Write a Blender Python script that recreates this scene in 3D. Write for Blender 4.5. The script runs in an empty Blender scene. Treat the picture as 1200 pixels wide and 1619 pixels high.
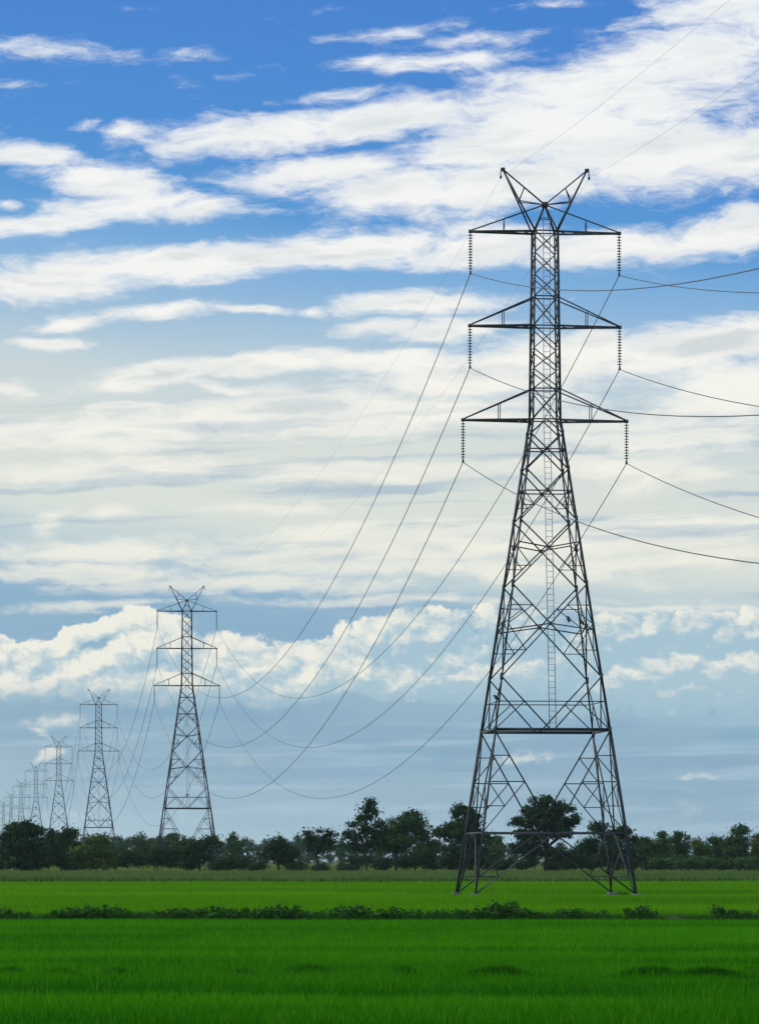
import bpy, math, random
import numpy as np

# ------------------------------------------------------------------ camera, sky, sun, exposure
S = bpy.context.scene
C = S.collection
HC = 2.2            # eye height of the photographer, metres
F = 7000.0          # focal length in photograph pixels (1200 wide)
HY = 1359.0         # row of the horizon
R = math.radians

cam_d = bpy.data.cameras.new('camera')
cam = bpy.data.objects.new('camera', cam_d)
C.objects.link(cam)
cam.location = (0, 0, HC)
cam.rotation_euler = (R(90), 0, 0)
cam_d.sensor_fit = 'HORIZONTAL'
cam_d.sensor_width = 36
cam_d.lens = 36 * F / 1200
cam_d.shift_y = (HY - 809.5) / 1200
cam_d.clip_start = 0.5
cam_d.clip_end = 12000
S.camera = cam

S.view_settings.view_transform = 'Standard'
S.view_settings.look = 'None'
S.view_settings.gamma = 1
S.view_settings.exposure = 0.0
S.render.resolution_x, S.render.resolution_y = 758, 1024
S.cycles.max_bounces = 5
S.cycles.transparent_max_bounces = 4

SUN_AZ, SUN_EL = -68, 36      # degrees: left of the view, a little ahead of the camera
sd = bpy.data.lights.new('sun', 'SUN')
sun = bpy.data.objects.new('sun', sd)
C.objects.link(sun)
sd.energy = 2.2
sd.angle = R(1.0)
sd.color = (1.0, 0.96, 0.89)
sun.rotation_euler = (R(90 - SUN_EL), 0, R(180 - SUN_AZ))


def lin(c):
    return tuple(((v / 255 + 0.055) / 1.055) ** 2.4 if v > 10 else v / 255 / 12.92 for v in c)


SKY_STRENGTH = 0.1


class Nodes:
    """A few shorthands for building a node tree."""

    def __init__(s, tree):
        s.t = tree
        s.n = tree.nodes
        s.l = tree.links

    def put(s, sock, v):
        if isinstance(v, bpy.types.NodeSocket):
            s.l.new(v, sock)
        elif v is not None:
            sock.default_value = v

    def math(s, op, a, b=None, c=None, clamp=False):
        n = s.n.new('ShaderNodeMath')
        n.operation = op
        n.use_clamp = clamp
        for i, v in enumerate((a, b, c)):
            s.put(n.inputs[i], v)
        return n.outputs[0]

    def vmath(s, op, a, b=None, c=None):
        n = s.n.new('ShaderNodeVectorMath')
        n.operation = op
        for i, v in enumerate((a, b, c)):
            s.put(n.inputs[i], v)
        return n.outputs['Value'] if op in ('LENGTH', 'DOT_PRODUCT') else n.outputs[0]

    def xyz(s, x, y, z=0.0):
        n = s.n.new('ShaderNodeCombineXYZ')
        for i, v in enumerate((x, y, z)):
            s.put(n.inputs[i], v)
        return n.outputs[0]

    def sep(s, v):
        n = s.n.new('ShaderNodeSeparateXYZ')
        s.put(n.inputs[0], v)
        return n.outputs

    def mapping(s, v, loc=(0, 0, 0), rot=0.0, scale=(1, 1, 1), kind='TEXTURE'):
        n = s.n.new('ShaderNodeMapping')
        n.vector_type = kind
        s.put(n.inputs[0], v)
        n.inputs[1].default_value = loc
        n.inputs[2].default_value = (0, 0, rot)
        n.inputs[3].default_value = scale
        return n.outputs[0]

    def noise(s, v, scale=1.0, detail=4.0, rough=0.5, dist=0.0, out=0):
        n = s.n.new('ShaderNodeTexNoise')
        s.put(n.inputs['Vector'], v)
        n.inputs['Scale'].default_value = scale
        n.inputs['Detail'].default_value = detail
        n.inputs['Roughness'].default_value = rough
        n.inputs['Distortion'].default_value = dist
        return n.outputs[out]

    def maprange(s, v, a, b, c=0.0, d=1.0, smooth=False):
        n = s.n.new('ShaderNodeMapRange')
        n.interpolation_type = 'SMOOTHSTEP' if smooth else 'LINEAR'
        for k, val in (('Value', v), ('From Min', a), ('From Max', b), ('To Min', c), ('To Max', d)):
            s.put(n.inputs[k], val)
        return n.outputs[0]

    def ramp(s, v, stops):
        n = s.n.new('ShaderNodeValToRGB')
        s.put(n.inputs[0], v)
        e = n.color_ramp.elements
        while len(e) < len(stops):
            e.new(0.5)
        for el, (p, c) in zip(e, stops):
            el.position = p
            el.color = (*c, 1)
        return n.outputs[0]

    def mix(s, f, a, b, mode='MIX'):
        n = s.n.new('ShaderNodeMix')
        n.data_type = 'RGBA'
        n.blend_type = mode
        s.put(n.inputs[0], f)
        for sock, v in ((n.inputs[6], a), (n.inputs[7], b)):
            if isinstance(v, tuple) and len(v) == 3:
                v = (*v, 1)
            s.put(sock, v)
        return n.outputs[2]


def build_world():
    w = bpy.data.worlds.new('World')
    S.world = w
    w.use_nodes = True
    w.cycles.sampling_method = 'MANUAL'
    w.cycles.sample_map_resolution = 512
    N = Nodes(w.node_tree)
    N.n.clear()
    sky = N.n.new('ShaderNodeTexSky')
    sky.sky_type = 'NISHITA'
    sky.sun_disc = False
    sky.sun_elevation = R(SUN_EL)
    sky.sun_rotation = R(SUN_AZ)
    tc = N.n.new('ShaderNodeTexCoord')
    x, y, z = N.sep(tc.outputs['Generated'])
    az = N.math('ARCTAN2', x, y)
    hyp = N.math('MAXIMUM', N.math('SQRT', N.math('ADD', N.math('MULTIPLY', x, x), N.math('MULTIPLY', y, y))), 0.15)
    tel = N.math('DIVIDE', z, hyp)
    # sky chart: azimuth and elevation, both measured in 1/7000 rad from one corner of the chart
    px = N.math('MULTIPLY_ADD', az, F, 600.0)
    py = N.math('MULTIPLY_ADD', tel, -F, HY)
    P = N.xyz(px, py)

    # clear air between the clouds: deep blue high up, milky lower down
    pe = N.math('ADD', py, N.math('MULTIPLY', N.math('SUBTRACT', 600.0, px), 0.09))
    wob = N.noise(N.mapping(P, scale=(700, 120, 1)), 1.0, 3, 0.5)
    pe = N.math('ADD', pe, N.math('MULTIPLY', N.math('SUBTRACT', wob, 0.5), 90.0))
    g = N.maprange(pe, -1400.0, 1400.0)

    def at(v):
        return (v + 1400.0) / 2800.0
    stops = [(-1400, (52, 112, 190)), (-200, (50, 120, 205)), (60, (56, 128, 210)), (250, (62, 138, 214)), (350, (78, 150, 216)),
             (430, (122, 174, 222)), (520, (158, 192, 221)), (600, (192, 210, 220)), (690, (220, 226, 221)), (830, (224, 229, 221)),
             (905, (190, 209, 217)), (960, (138, 177, 208)), (1020, (132, 173, 205)), (1090, (146, 183, 206)), (1150, (134, 172, 200)), (1240, (148, 182, 204)),
             (1310, (160, 193, 212)), (1370, (176, 205, 220))]
    base = N.ramp(g, [(at(a), lin(c)) for a, c in stops])
    base = N.vmath('SCALE', base, None)
    base.node.inputs['Scale'].default_value = 1.0 / SKY_STRENGTH
    col = N.mix(0.12, base, sky.outputs[0])

    def blobs(P, items):
        acc = None
        for cx, cy, rx, ry, ang, wt in items:
            # (each blob waits for the one before, which keeps the shader's working memory small)
            q = P if acc is None else N.vmath('MULTIPLY_ADD', acc, (1e-7, 1e-7, 0.0), P)
            m = N.mapping(q, (cx, cy, 0), R(-ang), (rx, ry, 1))
            ln = N.vmath('LENGTH', m)
            v = N.math('MULTIPLY_ADD', ln, -wt, wt)
            acc = v if acc is None else N.math('MAXIMUM', acc, v)
        return acc

    # ---- streaky high cloud
    warp = N.noise(N.mapping(P, scale=(150, 60, 1)), 1.0, 3, 0.55, out=1)
    warp = N.vmath('MULTIPLY', N.vmath('SUBTRACT', warp, (0.5, 0.5, 0.5)), (110, 34, 0))
    PW = N.vmath('ADD', P, warp)
    A = [(90, 82, 150, 26, -4, .46), (20, 136, 40, 8, 0, .32), (300, 86, 50, 9, 0, .2), (135, 200, 45, 12, 14, .42),
         (210, 212, 60, 22, 0, .62), (400, 214, 260, 42, 5, 1.0), (600, 190, 190, 42, 8, 1.0), (540, 148, 120, 16, 8, .62),
         (590, 98, 80, 20, 4, .66), (620, 48, 100, 14, 8, .42), (760, 62, 150, 16, 6, .5), (690, 100, 170, 26, 4, .72),
         (830, 210, 270, 92, 12, 1.1), (960, 150, 300, 90, 10, 1.05), (1120, 85, 210, 85, 14, 1.05), (1150, 15, 170, 60, 0, 1.0),
         (1000, 245, 340, 82, 2, 1.15), (1180, 250, 220, 70, 0, 1.1), (800, 285, 300, 60, 4, 1.1), (640, 298, 190, 52, 6, 1.0),
         (500, 272, 210, 34, 6, .95), (880, 8, 60, 8, 0, .3),
         (50, 248, 130, 30, -10, 1.0), (160, 288, 170, 36, -6, .95), (230, 322, 210, 32, 3, .9), (80, 352, 150, 22, 6, 1.0),
         (330, 332, 130, 28, 0, .9), (5, 325, 25, 10, 0, .6),
         (70, 444, 230, 42, 3, 1.1), (300, 417, 290, 40, 4, 1.1), (560, 393, 250, 38, 6, 1.1), (770, 388, 190, 48, 2, 1.1),
         (1000, 390, 260, 38, 2, 1.05), (1170, 368, 170, 46, 8, 1.1),
         (110, 513, 90, 15, 7, .9), (260, 493, 130, 17, 6, 1.0), (400, 487, 90, 13, -3, .9), (490, 492, 50, 14, 0, .85),
         (650, 481, 180, 27, 4, 1.0), (600, 520, 90, 16, 2, .85), (700, 522, 130, 26, 4, .95), (85, 543, 80, 11, 2, .85),
         (240, 596, 150, 26, 8, .95), (430, 572, 230, 23, 4, 1.0), (630, 570, 170, 26, 2, .95), (350, 612, 100, 16, -12, .8),
         (1120, 552, 270, 58, 5, 1.15), (900, 568, 260, 60, 2, 1.05), (1170, 612, 220, 70, 0, 1.0), (720, 600, 220, 46, 3, .95),
         (190, 638, 80, 10, 3, .8), (15, 616, 60, 16, 4, .7),
         (480, 648, 420, 46, 4, 1.1), (140, 686, 330, 34, 2, 1.0), (760, 655, 260, 40, 2, .9), (1050, 690, 280, 34, 0, .8),
         (190, 745, 320, 26, 3, .95), (560, 748, 280, 22, 1, .8), (980, 742, 300, 24, -2, .75),
         (92, 835, 50, 26, 38, .7), (1050, 752, 110, 26, 25, .65), (170, 812, 60, 14, 8, .5), (430, 806, 140, 16, 2, .75),
         (520, 842, 160, 24, 2, .9), (820, 856, 360, 38, -3, .95), (1080, 838, 210, 34, 2, .95), (180, 872, 420, 24, 0, .9),
         (520, 884, 360, 34, 2, .95), (130, 905, 350, 24, 0, .85), (380, 925, 360, 22, 0, .8), (780, 905, 320, 28, -2, .85),
         (1060, 888, 270, 26, 2, .8), (640, 950, 420, 9, 0, .6), (150, 958, 220, 10, 2, .5), (1020, 962, 260, 8, 0, .6)]
    fa = blobs(PW, A)
    # broken cloud over the rest of the sky, outside the part of it charted above
    rim = N.vmath('LENGTH', N.mapping(P, (600, 500, 0), 0, (1500, 1300, 1)))
    out = N.maprange(rim, 0.75, 1.2, -0.2, 0.42)
    fa = N.math('MAXIMUM', fa, out)
    na = N.noise(N.mapping(PW, rot=R(-6), scale=(210, 52, 1)), 1.0, 10, 0.66, 0.25)
    nf = N.noise(N.mapping(PW, rot=R(6), scale=(62, 26, 1)), 1.0, 7, 0.66, 0.3)
    # a cut through the cloud: crisp and strong high up, soft and veiled lower down
    dens = N.math('ADD', fa, N.math('MULTIPLY', N.math('SUBTRACT', na, 0.5), 1.8))
    dens = N.math('ADD', dens, N.math('MULTIPLY', N.math('SUBTRACT', nf, 0.5), 0.9))
    alpha = N.maprange(dens, -0.08, 0.74, 0.0, 1.0, True)
    thick = N.maprange(dens, 0.4, 1.0)
    white = N.ramp(N.maprange(py, 0.0, 1000.0), [(0.0, lin((243, 246, 247))), (0.45, lin((246, 246, 243))), (0.62, lin((248, 246, 238))), (0.9, lin((247, 244, 229))), (1.0, lin((238, 239, 227)))])
    grey = N.ramp(N.maprange(py, 0.0, 1000.0), [(0.0, lin((226, 232, 236))), (0.55, lin((212, 219, 220))), (1.0, lin((206, 216, 216)))])
    ng = N.noise(N.mapping(PW, (300, 90, 0), R(-4), (240, 40, 1)), 1.0, 5, 0.55)
    shade = N.math('MULTIPLY', thick, N.maprange(ng, 0.40, 0.62, 0.0, 1.0, True))
    ccol = N.vmath('SCALE', N.mix(shade, white, grey))
    ccol.node.inputs['Scale'].default_value = 1.0 / SKY_STRENGTH
    # grey-blue streaks below the veil
    ns = N.noise(N.mapping(PW, (77, 31, 0), R(-2), (620, 30, 1)), 1.0, 5, 0.5)
    band = N.math('MULTIPLY', N.maprange(py, 560.0, 700.0, 0, 1, True), N.maprange(py, 1010.0, 950.0, 0, 1, True))
    sf = N.math('MULTIPLY', band, N.maprange(ns, 0.48, 0.68, 0.0, N.maprange(px, 0.0, 1100.0, 0.40, 0.75), True))
    blue = N.vmath('SCALE', lin((160, 186, 206)))
    blue.node.inputs['Scale'].default_value = 1.0 / SKY_STRENGTH
    col = N.mix(sf, col, blue)
    opac = N.maprange(py, 560.0, 820.0, 1.0, 0.82)
    col = N.mix(N.math('MULTIPLY', alpha, opac), col, ccol)
    sf2 = N.math('MULTIPLY', band, N.maprange(ns, 0.53, 0.70, 0.0, N.maprange(px, 0.0, 1100.0, 0.30, 0.55), True))
    col = N.mix(sf2, col, blue)

    # ---- heaped cumulus low in the sky, two banks one before the other, lit from the upper left
    REAR = [(0, 1046, 60, 36, 0, 1), (55, 1044, 50, 34, 0, 1), (100, 1030, 34, 26, 0, 1), (130, 1002, 50, 16, 12, .8), (176, 993, 40, 18, 0, .9),
            (222, 984, 46, 22, 0, 1), (268, 988, 40, 20, 0, .85), (370, 1022, 60, 24, 0, .7), (440, 1046, 60, 30, 0, .85), (508, 1044, 54, 40, 0, .95),
            (556, 1026, 46, 38, 0, 1), (592, 1004, 36, 30, 0, 1), (640, 1012, 56, 44, 0, 1), (692, 1000, 60, 40, 0, 1.05), (720, 1050, 120, 70, 0, 1.05),
            (779, 988, 34, 36, 0, 1.15), (830, 1012, 70, 56, 0, 1), (900, 1060, 130, 80, 0, 1), (945, 1036, 70, 50, 0, 1), (985, 1010, 56, 48, 0, 1.15),
            (1030, 1000, 46, 42, 0, 1.1), (1088, 1000, 50, 40, 0, 1.15), (1144, 1014, 52, 42, 0, 1.1), (1198, 1004, 50, 44, 0, 1.15), (1060, 1064, 170, 76, 0, 1.15), (1190, 1070, 130, 80, 0, 1.1)]
    FRONT = [(28, 1090, 50, 32, 0, 1), (72, 1090, 40, 26, 0, .95), (118, 1070, 44, 32, 0, 1), (160, 1050, 40, 30, 0, 1), (196, 1032, 36, 30, 0, 1), (235, 1022, 40, 34, 0, 1.05),
             (280, 1030, 50, 40, 0, 1.05), (180, 1084, 120, 46, 0, 1.1), (330, 1054, 80, 44, 0, 1.05), (300, 1084, 130, 44, 0, 1.05), (400, 1064, 70, 40, 0, 1), (440, 1090, 110, 36, 0, .95), (490, 1076, 50, 30, 0, .9),
             (572, 1064, 54, 38, 0, 1.05), (620, 1082, 80, 32, 0, .9), (745, 1074, 70, 30, 0, .8), (830, 1066, 60, 24, 0, .75), (1000, 1066, 50, 24, 0, .72), (1045, 1060, 44, 28, 10, .8), (1084, 1052, 38, 28, 0, .75),
             (1126, 1066, 66, 26, 0, .8), (1188, 1058, 54, 28, 0, .78), (1080, 1090, 160, 34, 0, 1),
             (95, 1142, 80, 20, 4, .7), (66, 1160, 30, 14, 0, .6), (80, 1194, 40, 18, 20, .8), (830, 1203, 90, 15, 6, .6), (778, 1216, 32, 9, 0, .5), (1115, 1223, 80, 6, 1, .42)]
    wb = N.noise(N.mapping(P, scale=(60, 48, 1)), 1.0, 5, 0.58, out=1)
    wb = N.vmath('MULTIPLY', N.vmath('SUBTRACT', wb, (0.5, 0.5, 0.5)), (50, 40, 0))
    QB = N.vmath('ADD', P, wb)
    r0 = N.noise(N.mapping(QB, scale=(30, 22, 1)), 1.0, 5, 0.6)
    r1 = N.noise(N.mapping(QB, (7.0, 10.0, 0), scale=(30, 22, 1)), 1.0, 5, 0.6)
    relief = N.math('MULTIPLY', N.math('SUBTRACT', r1, r0), 1.5)
    lft = N.maprange(px, 760.0, 420.0, 0.0, 0.5)
    wobl = N.math('MULTIPLY', N.math('SUBTRACT', wob, 0.5), 150.0)
    for bank, items in enumerate((REAR, FRONT)):
        def cumulus(Q):
            f = blobs(Q, items)
            n = N.noise(N.mapping(Q, (37.0 * bank, 11.0 * bank, 0), scale=(44, 34, 1)), 1.0, 8, 0.6)
            return N.math('ADD', f, N.math('MULTIPLY', N.math('SUBTRACT', n, 0.5), 1.35))
        d0 = cumulus(QB)
        d1 = cumulus(N.vmath('ADD', QB, (-12.0, -18.0, 0.0)))
        ab = N.maprange(d0, -0.06, 0.14 if bank == 0 else 0.36, 0.0, 1.0, True)
        lit = N.maprange(N.math('ADD', N.math('SUBTRACT', d0, d1), relief), N.maprange(px, 760.0, 420.0, 0.0, -0.50), N.maprange(px, 760.0, 420.0, 0.95, 1.15), 0.0, 1.0, True)
        ridge = N.maprange(d0, 0.55, 0.0, 0.0, 0.30)
        lit = N.math('MULTIPLY', lit, N.math('ADD', N.math('ADD', ridge, lft), 0.82), clamp=True)
        fade = N.maprange(N.math('ADD', py, wobl), 1062.0, 1172.0, 1.0, 0.0, True)
        cov = N.math('MULTIPLY', ab, fade)
        if bank:
            low = N.math('MULTIPLY', N.maprange(py, 1118.0, 1140.0, 0.0, 1.0, True), N.maprange(d0, 0.08, 0.6, 0.0, 0.7, True))
            cov = N.math('MAXIMUM', cov, low)
        body = N.vmath('SCALE', N.mix(lit, lin((166, 196, 211)) if bank == 0 else lin((170, 198, 211)), lin((240, 239, 227))))
        body.node.inputs['Scale'].default_value = 1.0 / SKY_STRENGTH
        col = N.mix(cov, col, body)

    # ---- thin flat streaks above the horizon
    nh = N.noise(N.mapping(P, (11, 5, 0), R(-1), (330, 22, 1)), 1.0, 5, 0.55)
    hb = N.math('MULTIPLY', N.maprange(py, 1110.0, 1180.0, 0, 1, True), N.maprange(nh, 0.48, 0.66, 0.0, 0.65, True))
    pale = N.vmath('SCALE', lin((172, 198, 214)))
    pale.node.inputs['Scale'].default_value = 1.0 / SKY_STRENGTH
    col = N.mix(hb, col, pale)

    dark = N.vmath('SCALE', lin((124, 164, 194)))
    dark.node.inputs['Scale'].default_value = 1.0 / SKY_STRENGTH
    nd = N.noise(N.mapping(P, (511, 45, 0), R(-1), (400, 34, 1)), 1.0, 5, 0.55)
    hd = N.math('MULTIPLY', N.maprange(py, 1100.0, 1150.0, 0, 1, True), N.maprange(py, 1320.0, 1230.0, 0, 1, True))
    col = N.mix(N.math('MULTIPLY', hd, N.maprange(nd, 0.48, 0.68, 0.0, 0.5, True)), col, dark)

    bg = N.n.new('ShaderNodeBackground')
    N.l.new(col, bg.inputs[0])
    bg.inputs[1].default_value = SKY_STRENGTH
    ow = N.n.new('ShaderNodeOutputWorld')
    N.l.new(bg.outputs[0], ow.inputs[0])


build_world()

# ------------------------------------------------------------------ helpers
rng = np.random.default_rng(7)
random.seed(7)


def tag(o, label=None, cat=None, group=None, kind=None):
    for k, v in (('label', label), ('category', cat), ('group', group), ('kind', kind)):
        if v:
            o[k] = v
    return o


def empty(name, loc=(0, 0, 0), rz=0.0):
    o = bpy.data.objects.new(name, None)
    o.empty_display_size = 0.5
    o.location = loc
    o.rotation_euler = (0, 0, rz)
    C.objects.link(o)
    return o


def raw_mesh(name, verts, loops, totals, mat, tint=None, smooth=False):
    """A mesh from numpy arrays: corner indices LOOPS, TOTALS corners per face, a colour per vertex in TINT."""
    me = bpy.data.meshes.new(name)
    verts = np.asarray(verts, np.float32)
    loops = np.asarray(loops, np.int32)
    totals = np.asarray(totals, np.int32)
    me.vertices.add(len(verts))
    me.vertices.foreach_set('co', verts.ravel())
    me.loops.add(len(loops))
    me.loops.foreach_set('vertex_index', loops)
    me.polygons.add(len(totals))
    me.polygons.foreach_set('loop_start', np.concatenate(([0], np.cumsum(totals)[:-1])).astype(np.int32))
    me.polygons.foreach_set('loop_total', totals)
    if smooth:
        me.polygons.foreach_set('use_smooth', np.ones(len(totals), bool))
    me.update(calc_edges=True)
    if tint is not None:
        a = me.attributes.new('tint', 'FLOAT_COLOR', 'POINT')
        t = np.ones((len(verts), 4), np.float32)
        t[:, :3] = tint
        a.data.foreach_set('color', t.ravel())
    if mat:
        me.materials.append(mat)
    return me


def link(name, me, parent=None):
    o = bpy.data.objects.new(name, me)
    C.objects.link(o)
    if parent:
        o.parent = parent
    return o


class MB:
    """Collects bars, boxes, tubes and lathes into one mesh."""

    def __init__(s):
        s.v, s.f = [], []

    def add(s, vs, fs):
        b = len(s.v)
        s.v += [tuple(p) for p in vs]
        s.f += [tuple(b + i for i in f) for f in fs]

    def extrude(s, prof, p, q, up=(0, 0, 1)):
        p, q = np.array(p, float), np.array(q, float)
        d = q - p
        L = np.linalg.norm(d)
        if L < 1e-6:
            return
        d /= L
        u = np.array(up, float)
        if abs(d @ u) > 0.98:
            u = np.array((1.0, 0, 0))
        a = np.cross(d, u)
        a /= np.linalg.norm(a)
        b = np.cross(a, d)
        n = len(prof)
        vs = [p + a * x + b * y for x, y in prof] + [q + a * x + b * y for x, y in prof]
        fs = [(i, (i + 1) % n, n + (i + 1) % n, n + i) for i in range(n)]
        fs += [tuple(range(n))[::-1], tuple(range(n, 2 * n))]
        s.add(vs, fs)

    def bar(s, p, q, w=0.08, up=(0, 0, 1)):
        """A rolled steel angle."""
        t = max(w * 0.22, 0.012)
        h = w / 2
        s.extrude([(-h, -h), (h, -h), (h, -h + t), (-h + t, -h + t), (-h + t, h), (-h, h)], p, q, up)

    def box(s, lo, hi):
        (a, b, c), (d, e, f) = lo, hi
        vs = [(a, b, c), (d, b, c), (d, e, c), (a, e, c), (a, b, f), (d, b, f), (d, e, f), (a, e, f)]
        s.add(vs, [(0, 3, 2, 1), (4, 5, 6, 7), (0, 1, 5, 4), (1, 2, 6, 5), (2, 3, 7, 6), (3, 0, 4, 7)])

    def tube(s, pts, rad, n=6):
        pts = [np.array(p, float) for p in pts]
        base = len(s.v)
        ref = np.array((0.31, 0.87, 0.38))
        for i, p in enumerate(pts):
            d = pts[min(i + 1, len(pts) - 1)] - pts[max(i - 1, 0)]
            d /= np.linalg.norm(d) + 1e-9
            a = np.cross(d, ref)
            a /= np.linalg.norm(a) + 1e-9
            b = np.cross(d, a)
            r = rad[i] if hasattr(rad, '__len__') else rad
            for k in range(n):
                th = 2 * math.pi * k / n
                s.v.append(tuple(p + a * r * math.cos(th) + b * r * math.sin(th)))
        for i in range(len(pts) - 1):
            for k in range(n):
                s.f.append((base + i * n + k, base + i * n + (k + 1) % n, base + (i + 1) * n + (k + 1) % n, base + (i + 1) * n + k))
        s.f.append(tuple(base + k for k in range(n))[::-1])
        s.f.append(tuple(base + (len(pts) - 1) * n + k for k in range(n)))

    def lathe(s, prof, c, n=10):
        """Profile of (radius, height) turned about the vertical through C."""
        base = len(s.v)
        for r, z in prof:
            for k in range(n):
                th = 2 * math.pi * k / n
                s.v.append((c[0] + r * math.cos(th), c[1] + r * math.sin(th), c[2] + z))
        for i in range(len(prof) - 1):
            for k in range(n):
                s.f.append((base + i * n + k, base + i * n + (k + 1) % n, base + (i + 1) * n + (k + 1) % n, base + (i + 1) * n + k))
        s.f.append(tuple(base + k for k in range(n))[::-1])
        s.f.append(tuple(base + (len(prof) - 1) * n + k for k in range(n)))

    def mesh(s, name, mat, smooth=False):
        loops = [i for f in s.f for i in f]
        return raw_mesh(name, s.v, loops, [len(f) for f in s.f], mat, smooth=smooth)

    def build(s, name, mat, parent=None, smooth=False):
        return link(name, s.mesh(name, mat, smooth), parent)


def at(px, d, py=None):
    """The point at distance D that lies on column PX (and row PY) of the photograph; on the ground without PY."""
    return ((px - 600) / F * d, d, HC + (HY - py) / F * d if py is not None else 0.0)


# ------------------------------------------------------------------ materials
def new_mat(name):
    m = bpy.data.materials.new(name)
    m.use_nodes = True
    N = Nodes(m.node_tree)
    return m, N, N.n['Principled BSDF']


def mat_simple(name, col, rough=0.6, metal=0.0, vary=0.25, scale=3.0, spec=0.4):
    m, N, b = new_mat(name)
    tc = N.n.new('ShaderNodeTexCoord')
    n = N.noise(tc.outputs['Object'], scale, 5, 0.6)
    a = tuple(c * (1 - vary) for c in col)
    z = tuple(c * (1 + vary) for c in col)
    N.l.new(N.mix(n, a, z), b.inputs['Base Color'])
    b.inputs['Roughness'].default_value = rough
    b.inputs['Metallic'].default_value = metal
    b.inputs['Specular IOR Level'].default_value = spec
    return m


def mat_leaf(name, trans=0.25, rough=0.7, spec=0.04):
    """Leaves and blades: each keeps the colour it was given when it grew."""
    m, N, b = new_mat(name)
    at_ = N.n.new('ShaderNodeAttribute')
    at_.attribute_name = 'tint'
    N.l.new(at_.outputs['Color'], b.inputs['Base Color'])
    b.inputs['Roughness'].default_value = rough
    b.inputs['Specular IOR Level'].default_value = spec
    t = N.n.new('ShaderNodeBsdfTranslucent')
    N.l.new(at_.outputs['Color'], t.inputs[0])
    mx = N.n.new('ShaderNodeMixShader')
    mx.inputs[0].default_value = trans
    N.l.new(b.outputs[0], mx.inputs[1])
    N.l.new(t.outputs[0], mx.inputs[2])
    N.l.new(mx.outputs[0], N.n['Material Output'].inputs[0])
    return m


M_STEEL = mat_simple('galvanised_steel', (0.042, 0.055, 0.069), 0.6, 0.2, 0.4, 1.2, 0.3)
M_LADDER = mat_simple('ladder_steel', (0.2, 0.21, 0.22), 0.5, 0.3, 0.2, 2.0)
M_DISC = mat_simple('insulator_glaze', (0.012, 0.016, 0.018), 0.3, 0.0, 0.2, 8.0, 0.5)
M_WIRE = mat_simple('aluminium_wire', (0.05, 0.055, 0.06), 0.5, 0.4, 0.1, 1.0)
M_CONCRETE = mat_simple('concrete', (0.17, 0.165, 0.16), 0.9, 0, 0.3, 4.0, 0.2)
M_BARK = mat_simple('bark', (0.045, 0.038, 0.03), 0.9, 0, 0.4, 2.0, 0.1)
M_BIRD = mat_simple('bird_plumage', (0.03, 0.03, 0.035), 0.8, 0, 0.3, 9.0, 0.2)
M_LEAF = mat_leaf('tree_leaves', 0.1)
M_BLADE = mat_leaf('grass_blades', 0.35)


def mat_ground():
    m, N, b = new_mat('field_soil')
    tc = N.n.new('ShaderNodeTexCoord')
    n1 = N.noise(tc.outputs['Object'], 0.03, 6, 0.6)
    n2 = N.noise(tc.outputs['Object'], 1.4, 6, 0.65)
    c = N.mix(n1, (0.035, 0.085, 0.012), (0.06, 0.10, 0.02))
    c = N.mix(N.math('MULTIPLY', n2, 0.5), c, (0.04, 0.05, 0.02))
    N.l.new(c, b.inputs['Base Color'])
    b.inputs['Roughness'].default_value = 0.95
    b.inputs['Specular IOR Level'].default_value = 0.1
    return m


# ------------------------------------------------------------------ ground and crops
g = MB()
gx = [-1100, -400, -120, 120, 400, 1100]
gy = [-300, 0, 60, 160, 400, 700, 1200, 2000, 3000, 4000]
g.v = [(x, y, 0.0) for y in gy for x in gx]
g.f = [(j * 6 + i, j * 6 + i + 1, (j + 1) * 6 + i + 1, (j + 1) * 6 + i) for j in range(9) for i in range(5)]
tag(g.build('ground', mat_ground()), kind='structure')


def value_noise(x, y, seed):
    """Smooth noise in 0..1 on arrays."""
    r = np.random.default_rng(seed)
    T = r.random((256, 256))
    xi, yi = np.floor(x).astype(int), np.floor(y).astype(int)
    fx, fy = x - xi, y - yi
    fx, fy = fx * fx * (3 - 2 * fx), fy * fy * (3 - 2 * fy)

    def t(i, j):
        return T[i % 256, j % 256]
    return (t(xi, yi) * (1 - fx) + t(xi + 1, yi) * fx) * (1 - fy) + (t(xi, yi + 1) * (1 - fx) + t(xi + 1, yi + 1) * fx) * fy


def fbm(x, y, seed, n=3):
    return sum(value_noise(x * 2 ** k, y * 2 ** k, seed + k) * 0.5 ** k for k in range(n)) / sum(0.5 ** k for k in range(n))


def wedge_points(d0, d1, dens, margin=5.0):
    """Random ground points in the wedge of field in view between two distances; DENS per square metre at each distance."""
    out = []
    edges = np.linspace(d0, d1, 25)
    for a, b in zip(edges[:-1], edges[1:]):
        hw = 0.0857 * b + margin
        n = int(2 * hw * (b - a) * dens(0.5 * (a + b)))
        out.append(np.stack([rng.uniform(-hw, hw, n), rng.uniform(a, b, n)], 1))
    return np.concatenate(out)


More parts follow.
